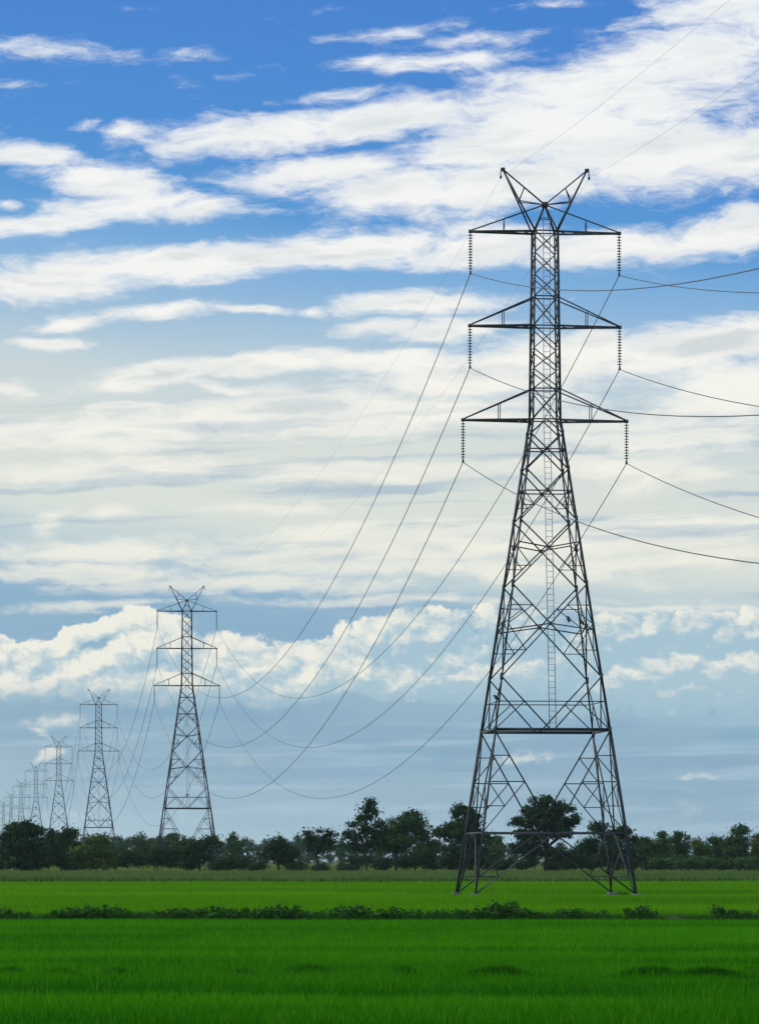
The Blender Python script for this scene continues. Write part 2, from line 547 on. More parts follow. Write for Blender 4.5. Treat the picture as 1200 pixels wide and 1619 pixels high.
def blades(name, pts, h, w, tint, mat, lean=0.35, z0=0.0, parent=None):
    """Bent tapering blades, one per point, as one mesh."""
    n = len(pts)
    yaw = rng.uniform(0, 2 * np.pi, n)
    ld = rng.uniform(0, 2 * np.pi, n)
    ln = h * lean * rng.uniform(0.2, 1.3, n)
    px, py = pts[:, 0], pts[:, 1]
    wx, wy = np.cos(yaw) * w / 2, np.sin(yaw) * w / 2
    lx, ly = np.cos(ld) * ln, np.sin(ld) * ln
    z0 = np.zeros(n) + z0
    V = np.empty((n, 5, 3), np.float32)
    V[:, 0] = np.stack([px - wx, py - wy, z0], 1)
    V[:, 1] = np.stack([px + wx, py + wy, z0], 1)
    V[:, 2] = np.stack([px + lx * .35 + wx * .8, py + ly * .35 + wy * .8, z0 + h * 0.6], 1)
    V[:, 3] = np.stack([px + lx * .35 - wx * .8, py + ly * .35 - wy * .8, z0 + h * 0.6], 1)
    V[:, 4] = np.stack([px + lx, py + ly, z0 + h], 1)
    idx = np.arange(n)[:, None] * 5
    L = (idx + np.array([0, 1, 2, 3, 3, 2, 4])[None]).ravel()
    T = np.tile(np.array([4, 3]), n)
    me = raw_mesh(name, V.reshape(-1, 3), L, T, mat, np.repeat(tint, 5, axis=0))
    return link(name, me, parent)


def mixcol(a, b, t):
    a, b = np.array(a), np.array(b)
    return a[None] * (1 - t[:, None]) + b[None] * t[:, None]


D1, STEP, SLOPE = 255.5, 390.4, -0.0964      # nearest pylon's distance, spacing and drift of the row
X1 = (861.5 - 600) / F * D1
# nearest paddy: young rice, cloud shade painted into its deep green
p = wedge_points(52, 155, lambda d: 10500.0 / d - 24)
nz = fbm(p[:, 0] / 9, p[:, 1] / 3.2, 11)
nz2 = fbm(p[:, 0] / 1.1, p[:, 1] / 1.6, 21)
nz3 = fbm(p[:, 0] / 26, p[:, 1] / 7, 13, 2)
h = 0.13 + 0.18 * nz + 0.08 * (nz2 - .5) + rng.normal(0, 0.022, len(p))
h += 0.10 * np.exp(-((p[:, 1] - 81.5 - 1.2 * nz2) / 0.9) ** 2)
h *= np.clip((157.5 - p[:, 1]) / 9, .28, 1)
tone = np.clip(-0.68 + nz * 1.35 + np.clip(.018 * (p[:, 1] - 84), -.42, .16) + nz3 * .9 + 0.35 * (nz2 - .5) + rng.normal(0, 0.2, len(p)), 0, 1)  # darkening towards the camera is shade put into the blade tint
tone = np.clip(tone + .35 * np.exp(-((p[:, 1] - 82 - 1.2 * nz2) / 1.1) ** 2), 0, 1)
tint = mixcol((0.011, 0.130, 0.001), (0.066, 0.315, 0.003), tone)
old = rng.random(len(p)) < .007 * (0.3 + 1.6 * value_noise(p[:, 0] / 3, p[:, 1] / 3, 88))      # a few tall yellowing blades
h = np.where(old, h * 1.3, h)
tint[old] = (0.10, 0.30, 0.012)
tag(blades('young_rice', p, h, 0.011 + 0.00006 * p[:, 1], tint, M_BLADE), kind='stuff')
# paddy under the tower: brighter, yellower green
p = wedge_points(156.5, 394, lambda d: 16.0 * 200 / d)
nz = fbm(p[:, 0] / 22, p[:, 1] / 9, 31)
nz2 = fbm(p[:, 0] / 4, p[:, 1] / 5, 41)
h = 0.18 + 0.26 * nz + 0.10 * (nz2 - .5) + rng.normal(0, 0.025, len(p))
nz3 = fbm(p[:, 0] / 50, p[:, 1] / 16, 33, 2)
tone = np.clip(-0.35 + nz * 1.1 + nz3 * .9 + 0.3 * (nz2 - .5) + rng.normal(0, 0.15, len(p)), 0, 1)
tint = mixcol((0.036, 0.18, 0.001), (0.125, 0.36, 0.003), tone)
h *= np.clip(np.hypot(p[:, 0] - X1, p[:, 1] - D1) / 14, .3, 1)
tag(blades('bright_rice', p, h, 0.014 + 0.00006 * p[:, 1], tint, M_BLADE), kind='stuff')
p = np.stack([rng.uniform(-46, 46, 2600), rng.uniform(391, 396, 2600)], 1)
tag(blades('edge_shade_grass', p, rng.uniform(.35, .62, 2600), .08, mixcol((0.012, 0.06, 0.008), (0.03, 0.10, 0.012), rng.random(2600)), M_BLADE), kind='stuff')  # dark blades stand in for shade along the reed strip's front edge
# strip of taller, paler reed grass behind it
p = wedge_points(395, 556, lambda d: 9.0, 10)
nz = fbm(p[:, 0] / 6, p[:, 1] / 8, 51)
h = 0.80 + 0.25 * (nz - .5) + rng.normal(0, 0.07, len(p))
tone = np.clip(nz + rng.normal(0, 0.25, len(p)), 0, 1)
tint = mixcol((0.05, 0.13, 0.025), (0.14, 0.22, 0.065), tone)
tag(blades('reed_grass', p, h, 0.05, tint, M_BLADE, 0.2), kind='stuff')
# open meadow between the near trees and the far wood
p = wedge_points(640, 1480, lambda d: 0.9, 20)
nz = fbm(p[:, 0] / 20, p[:, 1] / 50, 61)
h = 0.45 + 0.2 * nz + rng.normal(0, 0.05, len(p))
tint = mixcol((0.10, 0.18, 0.03), (0.20, 0.27, 0.07), np.clip(nz + rng.normal(0, .2, len(p)), 0, 1))
tag(blades('meadow_grass', p, h, 0.25, tint, M_BLADE, 0.3), kind='stuff')

# ------------------------------------------------------------------ lattice towers
PXM = 27.4                     # photograph pixels per metre at the nearest tower
GY = 1419.3


def Z(y):
    return (GY - y) / PXM


HWT = [(366, 18.2), (516, 20.0), (664, 21.8), (1157, 90.5), (1420, 127.0)]


def hw(y):
    return float(np.interp(y, [a for a, _ in HWT], [b for _, b in HWT])) / PXM


def corner(sx, sy, y):
    return (sx * hw(y), sy * hw(y), Z(y))


def face_pts(i):
    """Maps (x, y row) on face I of the tower to 3-D; x is in metres from the face's middle."""
    def f(x, y):
        k = hw(y) * 0.985
        return [(x, -k, Z(y)), (x, k, Z(y)), (-k, x, Z(y)), (k, x, Z(y))][i]
    return f


WIRE_ENDS = {}


def make_tower():
    root = empty('lattice_tower')
    # legs, each standing on its own footing
    for sx in (-1, 1):
        for sy in (-1, 1):
            m = MB()
            up = (sx, sy, 0)
            m.bar(corner(sx, sy, 366), corner(sx, sy, 664), 0.095, up)
            m.bar(corner(sx, sy, 664), corner(sx, sy, 1157), 0.105, up)
            m.bar(corner(sx, sy, 1157), corner(sx, sy, 1419.3), 0.13, up)
            for yy in (687, 744, 824, 927, 1073, 1157):     # splice plates
                c = corner(sx, sy, yy)
                m.box((c[0] - .075, c[1] - .075, c[2] - .2), (c[0] + .075, c[1] + .075, c[2] + .2))
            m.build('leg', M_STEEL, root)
            f = MB()
            c = corner(sx, sy, 1419.3)
            f.box((c[0] - .42, c[1] - .42, -.3), (c[0] + .42, c[1] + .42, .1))
            f.box((c[0] - .26, c[1] - .26, .102), (c[0] + .26, c[1] + .26, .24))
            f.build('footing', M_CONCRETE, root)
    b = MB()
    for i in range(4):
        P = face_pts(i)
        up = [(0, -1, 0), (0, 1, 0), (-1, 0, 0), (1, 0, 0)][i]

        def ln(a, c, w):
            b.bar(P(*a), P(*c), w * 0.92, up)
        lv = [366, 400, 435, 469.5, 516, 552, 584, 615.6, 664]
        for a, c in zip(lv[:-1], lv[1:]):
            ln((-hw(a), a), (hw(c), c), 0.062)
            ln((hw(a), a), (-hw(c), c), 0.062)
        for y in (366, 469.5, 516, 615.6, 664):
            ln((-hw(y), y), (hw(y), y), 0.075)
        for s in (-1, 1):
            ln((0, 664), (s * hw(687), 687), 0.07)
        for a, c, rich in ((687, 743.7, 0), (743.7, 824, 1), (824, 927, 1), (927, 1073, 2)):
            ha, hc = hw(a), hw(c)
            ln((-ha, a), (hc, c), 0.08)
            ln((ha, a), (-hc, c), 0.08)
            fr = ha / (ha + hc)
            yc = a + (c - a) * fr
            yl = yc + {824: -9, 927: 10}.get(a, 0)      # the long struts rise or droop a little to the crossing
            ln((-hw(yl), yl), (0, yc), 0.075)
            ln((hw(yl), yl), (0, yc), 0.075)
            if rich:
                for s in (-1, 1):
                    ym = yc + (c - yc) * 0.5
                    xm = s * hc * 0.5
                    ln((s * hw(ym), ym), (xm, ym), 0.05)
                    ln((s * hw(yc), yc), (xm, ym), 0.055)
                    if rich == 2:
                        ym = a + (yc - a) * 0.53
                        xm = s * ha * 0.47
                        ln((s * hw(ym), ym), (xm, ym), 0.055)
                        ln((s * hw(yc), yc), (xm, ym), 0.055)
            b.box((P(0, yc)[0] - .1, P(0, yc)[1] - .1, Z(yc) - .1), (P(0, yc)[0] + .1, P(0, yc)[1] + .1, Z(yc) + .1))
        # chevron down to the waist
        h1 = hw(1073)
        ln((-hw(1112), 1112), (hw(1112), 1112), 0.06)
        for s in (-1, 1):
            ln((s * h1, 1073), (s * .12, 1156), 0.08)
            xm = s * (h1 + (.12 - h1) * (1112 - 1073) / 83)
            ln((xm, 1112), (s * hw(1156), 1156), 0.06)
        # legs below the waist
        L1, L2, L3 = 1197, 1238, 1276
        h0 = hw(1157)

        def D(y):
            return h0 * (1 - (y - 1157) / 161)
        for s in (-1, 1):
            ln((s * h0, 1158), (0, 1318), 0.085)
            ln((s * hw(L1), L1), (s * D(L1), L1), 0.06)
            ln((s * hw(L2), L2), (s * D(L2), L2), 0.065)
            ln((s * D(L1), L1), (s * hw(L2), L2), 0.06)
            ln((s * D(L2), L2), (s * hw(1318), 1318), 0.06)
            k = (L3 - L2) / (1318 - L2)
            x3 = D(L2) + (hw(1318) - D(L2)) * k
            ln((s * hw(L3), L3), (s * x3, L3), 0.055)
            ln((s * hw(L2), L2), (s * x3, L3), 0.055)
            # below the lower belt
            ye = 1386.6
            xe = hw(1416) * (ye - 1318) / (1416 - 1318)
            ln((0, 1319), (s * hw(1414), 1414), 0.085)
            ln((s * hw(ye), ye), (s * xe, ye), 0.06)
            ln((s * hw(1319), 1319), (s * xe, ye), 0.06)
            k = (1353 - 1319) / (ye - 1319)
            x4 = hw(1319) + (xe - hw(1319)) * k
            ln((s * hw(1353), 1353), (s * x4, 1353), 0.055)
            ln((s * x4, 1353), (s * hw(ye), ye), 0.05)
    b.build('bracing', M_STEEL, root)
    for y, w in ((1157, 0.115), (1318, 0.105)):
        m = MB()
        k = hw(y)
        for i in range(4):
            P = face_pts(i)
            m.bar(P(-k, y), P(k, y), w)
            if y == 1157:
                m.bar(P(-k * 1.01, y - 2.2), P(k * 1.01, y - 2.2), 0.08)
        m.build('belt_beam', M_STEEL, root)
    # apex over the body
    hub = (0, 0, Z(323))
    m = MB()
    for sx in (-1, 1):
        for sy in (-1, 1):
            m.bar(corner(sx, sy, 366), hub, 0.09)
    m.box((-.16, -.2, Z(323) - .14), (.16, .2, Z(323) + .14))
    k = hw(366) * 0.5
    for sy in (-1, 1):
        m.bar((-k, sy * k, Z(345)), (k, sy * k, Z(345)), 0.05)
    m.build('apex_frame', M_STEEL, root)
    # earth-wire horns
    for s in (-1, 1):
        m = MB()
        tip = np.array((s * 67 / PXM, 0, Z(268)))
        cs = [np.array(corner(s, sy, 366)) for sy in (-1, 1)]
        for c in cs:
            m.bar(c, tip, 0.085, (s, 0, 0))
            q = c + (tip - c) * 0.49
            m.bar(q, hub, 0.055)
            up = np.array(hub) + (tip - np.array(hub)) * 0.49
            m.bar(q, up, 0.05)
            q2 = c + (tip - c) * 0.25
            m.bar(q2, np.array(cs[0]) + (tip - cs[0]) * 0.25 + (0, .01, 0), 0.04)
        m.bar(hub, tip, 0.08)
        m.box(tip - (.12, .1, .1), tip + (.12, .1, .1))
        horn = m.build('peak_horn', M_STEEL, root)
        cl = MB()
        e = tip + (s * .12, 0, -.1)
        cl.bar(e, e - (0, 0, .3), 0.06)
        cl.box(e - (.05, .12, .42), e + (.05, .12, -.28))
        cl.build('wire_clamp', M_STEEL, horn)
        WIRE_ENDS['peak', s] = tuple(e - (0, 0, .36))
    # cross arms with their insulator strings
    for nm, y, yt, half in (('upper', 367, 323, 118.5), ('middle', 516, 471, 119.3), ('lower', 665, 615.6, 130.3)):
        for s in (-1, 1):
            m = MB()
            tip = np.array((s * half / PXM, 0, Z(y)))
            A = [np.array((s * hw(y), sy * hw(y), Z(y))) for sy in (-1, 1)]
            T = [np.array(hub)] if nm == 'upper' else [np.array((s * hw(yt), sy * hw(yt), Z(yt))) for sy in (-1, 1)]
            ends = [tip + (0, sy * .07, 0) for sy in (-1, 1)]
            for a, e in zip(A, ends):
                m.bar(a, e, 0.12)
            for j in range(5):
                a = A[j % 2] + (ends[j % 2] - A[j % 2]) * (j / 5)
                c = A[(j + 1) % 2] + (ends[(j + 1) % 2] - A[(j + 1) % 2]) * ((j + 1) / 5)
                m.bar(a, c, 0.05)
            for j, t in enumerate(T):
                e = tip if len(T) == 1 else ends[j]
                m.bar(t, e + (0, 0, .06), 0.075)
            for j in range(2):
                e, a = ends[j], A[j]
                lo = e + (a - e) * 0.53
                t = T[min(j, len(T) - 1)]
                te = tip if len(T) == 1 else e
                kx = (lo[0] - te[0]) / (t[0] - te[0])
                hi = te + (t - te) * kx
                m.bar(lo, hi, 0.045, (1, 0, 0))
            m.box(tip - (.1, .12, .08), tip + (.1, .12, .1))
            m.build('cross_arm', M_STEEL, root)
            # string of glazed discs
            i_ = MB()
            i_.tube([tip - (0, 0, .06), tip - (0, 0, 2.34)], 0.022, 6)
            for j in range(13):
                zc = -0.22 - j * 0.16
                i_.lathe([(.025, .05), (.04, .04), (.135, -.008), (.14, -.022), (.05, -.016), (.025, -.03)], tuple(tip + (0, 0, zc)), 10)
            st = i_.build('insulator_string', M_DISC, root)
            c_ = MB()
            e = tip - (0, 0, 2.4)
            c_.box(e - (.045, .05, .02), e + (.045, .05, .16))
            c_.extrude([(-.04, -.05), (.04, -.05), (.05, .03), (-.05, .03)], e - (0, .22, 0), e + (0, .22, 0))
            c_.build('suspension_clamp', M_STEEL, st)
            WIRE_ENDS[nm, s] = tuple(e - (0, 0, .03))
    # climbing ladder up the near face
    l = MB()
    pts = [(0, -hw(y) - .1, Z(y)) for y in (340, 366, 664, 1157)]
    pts[0] = (0, -hw(366) - .1, Z(340))
    for s in (-1, 1):
        for a, c in zip(pts[:-1], pts[1:]):
            l.extrude([(-.017, -.017), (.017, -.017), (.017, .017), (-.017, .017)], (s * .19, a[1], a[2]), (s * .19, c[1], c[2]))
    z = Z(1155)
    while z < Z(342):
        yy = np.interp(z, [p_[2] for p_ in pts[::-1]], [p_[1] for p_ in pts[::-1]])
        l.extrude([(-.012, -.012), (.012, -.012), (.012, .012), (-.012, .012)], (-.168, yy, z), (.168, yy, z))
        z += 0.335
    l.build('ladder', M_LADDER, root)
    return root


def copy_tree(o, parent=None):
    c = o.copy()
    C.objects.link(c)
    if parent:
        c.parent = parent
        c.matrix_parent_inverse.identity()
    for ch in KIDS.get(o.name, []):
        copy_tree(ch, c)
    return c


def kids_of():
    k = {}
    for o in bpy.data.objects:
        if o.parent:
            k.setdefault(o.parent.name, []).append(o)
    return k


RZ = math.atan(-SLOPE)


def tower_pos(k):
    return (X1 + SLOPE * STEP * k, D1 + STEP * k, 0.0)


T_LABEL = ['tallest and nearest steel lattice pylon standing in the bright green field',
           'second nearest lattice pylon with its feet hidden by the dark hedge',
           'third lattice pylon, small, rising behind the rounded olive-green tree',
           'fourth lattice pylon, rising behind the dense dark tree left of the olive one',
           'fifth lattice pylon, tiny and pale, above the spiky tree at the left edge',
           'sixth lattice pylon, fainter, just left of the fifth in the row',
           'seventh lattice pylon, very faint, between the sixth and the left edge',
           'eighth lattice pylon, faintest, touching the left edge of the photo',
           'farthest lattice pylon of the row, partly cut by the left edge']
tower0 = make_tower()
KIDS = kids_of()
TOWERS = []
for k in range(9):
    t = tower0 if k == 0 else copy_tree(tower0)
    t.location = tower_pos(k)
    t.rotation_euler = (0, 0, RZ)
    tag(t, T_LABEL[k], 'pylon', 'lattice pylons carrying the power line')
    TOWERS.append(t)

cr, sr = math.cos(RZ), math.sin(RZ)


def on_tower(k, p):
    x, y, z = tower_pos(k)
    return np.array((x + p[0] * cr - p[1] * sr, y + p[0] * sr + p[1] * cr, z + p[2]))


ORD = ['nearest', 'second', 'third', 'fourth', 'fifth', 'sixth', 'seventh', 'eighth', 'farthest']
for k in range(-1, 8):
    for (nm, s), e in WIRE_ENDS.items():
        a, c = on_tower(k, e), on_tower(k + 1, e)
        sag = 7.0 if nm == 'peak' else 16.6
        n = 64 if k < 1 else 28
        pts = []
        for i in range(n + 1):
            q = i / n
            if k == -1 and q < 0.05:
                continue
            v = a + (c - a) * q
            v[2] -= 4 * sag * q * (1 - q)
            pts.append(v)
        m = MB()
        m.tube(pts, (0.0048 if nm == 'peak' else 0.023) * (1.0 if k < 1 else 1.25), 5)
        name = 'earth_wire' if nm == 'peak' else 'conductor_wire'
        o = m.build(name, M_WIRE, smooth=True)
        side = 'left' if s < 0 else 'right'
        what = f'thin wire from the {side} horn' if nm == 'peak' else f'dark wire from the {side} {nm} insulator'
        if k == -1:
            lab = f'{what} of the nearest pylon running out rightwards'
            grp = 'wires running from the nearest pylon out of the photo'
        else:
            lab = f'{what} of the {ORD[k]} pylon sagging to the {ORD[k + 1]}'
            grp = f'wires between the {ORD[k]} and the {ORD[k + 1]} pylon'
        tag(o, lab, 'power line', grp)

# ------------------------------------------------------------------ birds on the steelwork
def bird_mesh():
    m = MB()
    # body from tail to crown as one tapering tube
    m.tube([(-.20, 0, .03), (-.12, 0, .055), (-.05, 0, .10), (.02, 0, .16), (.07, 0, .22), (.10, 0, .26), (.13, 0, .265), (.165, 0, .255), (.20, 0, .245)],
           [.012, .03, .065, .085, .07, .045, .05, .025, .005], 10)
    return m.mesh('bird', M_BIRD, True)


BM = bird_mesh()
lg = MB()
for s in (-1, 1):
    lg.tube([(-.01, s * .03, .09), (.005, s * .03, 0)], .009, 5)
    lg.tube([(-.03, s * .03, .004), (.05, s * .03, .004)], .008, 4)
LM = lg.mesh('legs', M_BIRD)


def bird(k, p, rz, size, label, group=None):
    r = link('bird', BM)
    r.location = on_tower(k, p)
    r.rotation_euler = (0, 0, rz)
    r.scale = (size, size, size)
    link('legs', LM, r)
    tag(r, label, 'bird', group)
    return r


def cross_row(a, c):
    return a + (c - a) * hw(a) / (hw(a) + hw(c))


yc = cross_row(927, 1073)
bird(0, (1.05, -hw(yc) * .985, Z(yc) + .04), 1.9, 1.3, 'dark bird perched on the middle strut right of the ladder', 'birds perched on the nearest pylon')
bird(0, (hw(yc) * .94, hw(yc) * .3, Z(yc) + .04), 2.3, 1.1, 'dark bird perched beside the right legs of the nearest pylon', 'birds perched on the nearest pylon')
bird(0, (-hw(1112) * .985, -hw(1112) * .6, Z(1112) + .04), 2.8, 1.2, 'dark bird perched low beside the left legs of the nearest pylon', 'birds perched on the nearest pylon')
bird(0, (-hw(yc) * .985, 0.4, Z(yc) + .04), .4, 1.0, 'dark bird perched high beside the left legs of the nearest pylon', 'birds perched on the nearest pylon')
for x, w in ((-.8, 'leftmost'), (-.35, 'second from left'), (.3, 'third from left'), (.78, 'rightmost')):
    bird(2, (x * hw(1112), -hw(1112) * .985, Z(1112) + .03), 1.5 + x, 1.6, f'tiny bird on the third pylon, {w} of the four on its bar', 'birds in a row on the third pylon')
bird(1, (-.1, -hw(1112) * .985, Z(1112) + .03), 1.0, 1.5, 'tiny bird on the bar of the second pylon by the ladder foot')

# ------------------------------------------------------------------ trees
def tree_meshes(spec):
    """Trunk with limbs and a crown of leaf clumps. SPEC in metres: lobes (x, z, rx, rz), trunk offset, leaf size, amount, colours."""
    r = np.random.default_rng(spec['seed'])
    lobes = spec['lobes']
    lx = np.array([l[0] for l in lobes])
    area = np.array([l[2] * l[3] for l in lobes])
    nc = spec['clumps']
    area = area ** .8
    which = r.choice(len(lobes), nc, p=area / area.sum())
    u = r.normal(size=(nc, 3))
    u /= np.linalg.norm(u, axis=1)[:, None]
    rad = r.random(nc) ** 0.45
    cc = np.empty((nc, 3))
    for i, w in enumerate(which):
        x, z, rx, rz = lobes[w]
        ry = spec.get('depth', 0.8) * rx
        cc[i] = (x + u[i, 0] * rad[i] * rx, u[i, 1] * rad[i] * ry + spec.get('yoff', 0), z + u[i, 2] * rad[i] * rz)
    cc[:, 2] = np.maximum(cc[:, 2], 0.25)
    # limbs: trunk, one limb per lobe, a twig to most clumps
    m = MB()
    top = max(l[1] for l in lobes)
    tr = spec['trunk']
    fork = spec.get('fork', 0.35) * top
    wob = r.normal(0, .12, (4, 2)) * top * .1
    tp = [(0, 0, -.1), (wob[0, 0] * .3, wob[0, 1] * .3, fork * .35), (wob[1, 0] * .5, wob[1, 1] * .5, fork * .7), (wob[2, 0], wob[2, 1], fork)]
    m.tube(tp, [tr * 1.25, tr, tr * .88, tr * .8], 8)
    f = np.array(tp[-1])
    lend = []
    for i, (x, z, rx, rz) in enumerate(lobes):
        e = np.array((x, r.normal(0, .25 * rx), max(z, fork * .6) + rz * .2))
        mid = f + (e - f) * .5 + np.array((r.normal(0, .08), r.normal(0, .08), -.06)) * np.linalg.norm(e - f)
        start = f if e[2] > f[2] else np.array(tp[2])
        m.tube([start, mid, e], [tr * .55, tr * .35, tr * .1], 6)
        lend.append((mid, e))
    for i in range(nc):
        if r.random() < spec.get('twigs', .5):
            mid, e = lend[which[i]]
            s0 = mid + (e - mid) * r.random()
            k = s0 + (cc[i] - s0) * .55 + r.normal(0, .1, 3)
            m.tube([s0, k, cc[i]], [tr * .12, tr * .08, tr * .03], 4)
    trunk = m.mesh('trunk', M_BARK, True)
    # leaves
    per = spec['per']
    n = nc * per
    cs = np.repeat(spec['clump'] * r.uniform(.6, 1.35, nc), per)
    off = r.normal(size=(n, 3)) * cs[:, None] * np.array((1, 1, spec.get('flat', .6)))
    c = np.repeat(cc, per, axis=0) + off
    keep = c[:, 2] > .1
    c = c[keep]
    n = len(c)
    s = spec['leaf'] * r.uniform(.5, 1.3, n)
    # leaves face mostly outward from the bough they grow on, and up to the light
    own = np.repeat(cc, per, axis=0)[keep]
    o_ = off[keep] / (np.linalg.norm(off[keep], axis=1)[:, None] + 1e-6)
    lc = np.array([(l[0], spec.get('yoff', 0), l[1]) for l in lobes])[np.repeat(which, per)[keep]]
    q_ = (own - lc) / (np.linalg.norm(own - lc, axis=1)[:, None] + 1e-6)
    nn = o_ * .9 + q_ * .7 + r.normal(size=(n, 3)) * .55 + np.array((0, 0, .35))
    nn /= np.linalg.norm(nn, axis=1)[:, None]
    a = np.cross(nn, r.normal(size=(n, 3)))
    a /= np.linalg.norm(a, axis=1)[:, None]
    b = np.cross(nn, a)
    a *= s[:, None]
    b *= s[:, None] * .55
    V = np.stack([c - a, c - b * .9 + a * .1, c + a, c + b * .9 + a * .1], 1).reshape(-1, 3)
    t = np.clip(np.repeat(r.random(nc), per)[keep] * .7 + r.random(n) * .3, 0, 1)
    tint = np.repeat(mixcol(spec['c0'], spec['c1'], t), 4, axis=0)
    crown = raw_mesh('crown', V, np.arange(4 * n), np.full(n, 4), M_LEAF, tint)
    return trunk, crown


DARK = ((0.010, 0.030, 0.012), (0.034, 0.078, 0.024))
GREEN = ((0.014, 0.046, 0.014), (0.055, 0.125, 0.032))
OLIVE = ((0.028, 0.065, 0.012), (0.09, 0.145, 0.03))
SEED = [100]


def photo_tree(name, label, px, d, lobes, cols=DARK, cat='tree', group=None, trunk=.16, leaf=.21, clump=.42, amount=1.0, **kw):
    """A tree at distance D whose lobes are given as they show from the camera, turned to metres about its own foot."""
    k = d / F
    x0 = (px - 600) * k
    L = [((lx - px) * k, HC + (HY - ly) * k, rx * k, ry * k) for lx, ly, rx, ry in lobes]
    area = sum(l[2] * l[3] for l in L)
    SEED[0] += 1
    spec = dict(lobes=L, seed=SEED[0], clumps=int(max(14, 15 * area * amount)), per=kw.pop('per', 44), clump=clump, leaf=leaf, trunk=trunk, c0=cols[0], c1=cols[1], **kw)
    tm, cm = tree_meshes(spec)
    r = empty(name, (x0, d, 0))
    link('trunk', tm, r)
    link('crown', cm, r)
    tag(r, label, cat, group)
    return r


NEAR = 'trees standing along the far edge of the field'
photo_tree('tree', 'dark spiky tree with ragged top at the left edge of the field', 38, 575,
           [(38, 1335, 34, 20), (30, 1318, 20, 16), (47, 1303, 6, 8), (34, 1302, 5, 7), (14, 1306, 6, 6), (58, 1314, 8, 6), (14, 1348, 20, 20), (62, 1345, 15, 18), (12, 1322, 8, 8), (40, 1362, 36, 14)], group=NEAR, amount=.85, leaf=.24)
photo_tree('tree', 'dense dark bushy tree between the spiky tree and the olive one', 97, 590,
           [(97, 1338, 28, 22), (86, 1324, 14, 12), (110, 1320, 12, 10), (97, 1360, 32, 16)], group=NEAR, amount=1.3)
photo_tree('tree', 'rounded olive-green tree, lighter than its dark neighbours', 152, 580,
           [(150, 1342, 22, 18), (160, 1330, 15, 9), (130, 1354, 20, 16), (168, 1352, 14, 18), (150, 1366, 28, 10)], OLIVE, group=NEAR, amount=1.3)
photo_tree('tree', 'dark flat-topped tree in front of the second pylon', 316, 585,
           [(312, 1338, 30, 8), (332, 1331, 15, 7), (292, 1344, 20, 8), (318, 1354, 24, 10), (305, 1364, 20, 12)], group=NEAR, amount=1.2)
photo_tree('tree', 'small rounded dark tree standing alone right of the second pylon', 440, 590,
           [(440, 1336, 17, 12), (452, 1350, 18, 9), (431, 1350, 15, 10), (440, 1344, 20, 14), (455, 1362, 12, 5)], group=NEAR, amount=1.5, trunk=.2)
photo_tree('tree', 'flat-crowned dark tree with visible trunk, left of the tall airy tree', 502, 600,
           [(502, 1332, 22, 10), (486, 1321, 9, 5), (503, 1313, 6, 4), (526, 1319, 6, 4), (516, 1318, 12, 6), (505, 1344, 16, 8), (522, 1330, 8, 6)], group=NEAR, trunk=.22, fork=.45)
photo_tree('tree', 'tall airy tree with thin trunk and feathery pointed top', 580, 580,
           [(580, 1308, 16, 20), (585, 1271, 3.5, 6), (580, 1280, 7, 7), (592, 1284, 5, 5), (571, 1292, 10, 7), (560, 1302, 8, 5), (600, 1300, 8, 7), (548, 1322, 8, 4), (558, 1320, 18, 10), (600, 1318, 20, 18), (582, 1335, 32, 12), (553, 1338, 12, 8)], group=NEAR, amount=.8, per=26, leaf=.24, trunk=.13, fork=.4)
photo_tree('tree', 'broad leafy mid-green tree right beside the tall airy tree', 626, 592,
           [(626, 1312, 28, 18), (645, 1302, 16, 12), (608, 1328, 20, 14), (636, 1332, 30, 12), (618, 1342, 24, 8)], GREEN, group=NEAR, amount=1.2, trunk=.22, fork=.4)
photo_tree('tree', 'dark domed tree peeping over the broad leafy tree', 656, 640,
           [(656, 1304, 18, 18), (650, 1291, 14, 8), (668, 1318, 14, 16), (675, 1340, 20, 16)], group=NEAR, amount=1.0)
photo_tree('tree', 'dark loose tree behind the left legs of the nearest pylon', 735, 585,
           [(735, 1324, 32, 18), (722, 1286, 6, 10), (728, 1276, 4, 5), (741, 1284, 6, 6), (752, 1290, 7, 6), (746, 1298, 14, 10), (697, 1316, 14, 6), (712, 1310, 12, 9), (760, 1326, 15, 14), (740, 1347, 42, 17), (730, 1306, 16, 12)], group=NEAR, amount=.9, leaf=.25)
photo_tree('tree', 'umbrella-shaped tree with bare limbs, between the legs of the nearest pylon', 863, 590,
           [(862, 1300, 50, 14), (845, 1321, 36, 9), (888, 1317, 28, 9), (862, 1284, 40, 12), (838, 1346, 30, 16), (890, 1352, 28, 12), (862, 1268, 30, 9), (838, 1282, 22, 8), (893, 1278, 20, 9), (870, 1286, 26, 7), (818, 1300, 14, 7), (906, 1298, 14, 8), (848, 1302, 28, 7), (884, 1306, 24, 6), (832, 1318, 24, 6), (825, 1340, 24, 14)],
           group=NEAR, amount=.95, trunk=.3, fork=.38, clump=.30, twigs=.9)
photo_tree('tree', 'dark spreading tree behind the right legs of the nearest pylon', 962, 600,
           [(955, 1320, 26, 12), (945, 1308, 14, 6), (985, 1316, 16, 10), (968, 1345, 40, 20), (930, 1338, 20, 14), (997, 1330, 12, 9)], group=NEAR, amount=1.0)
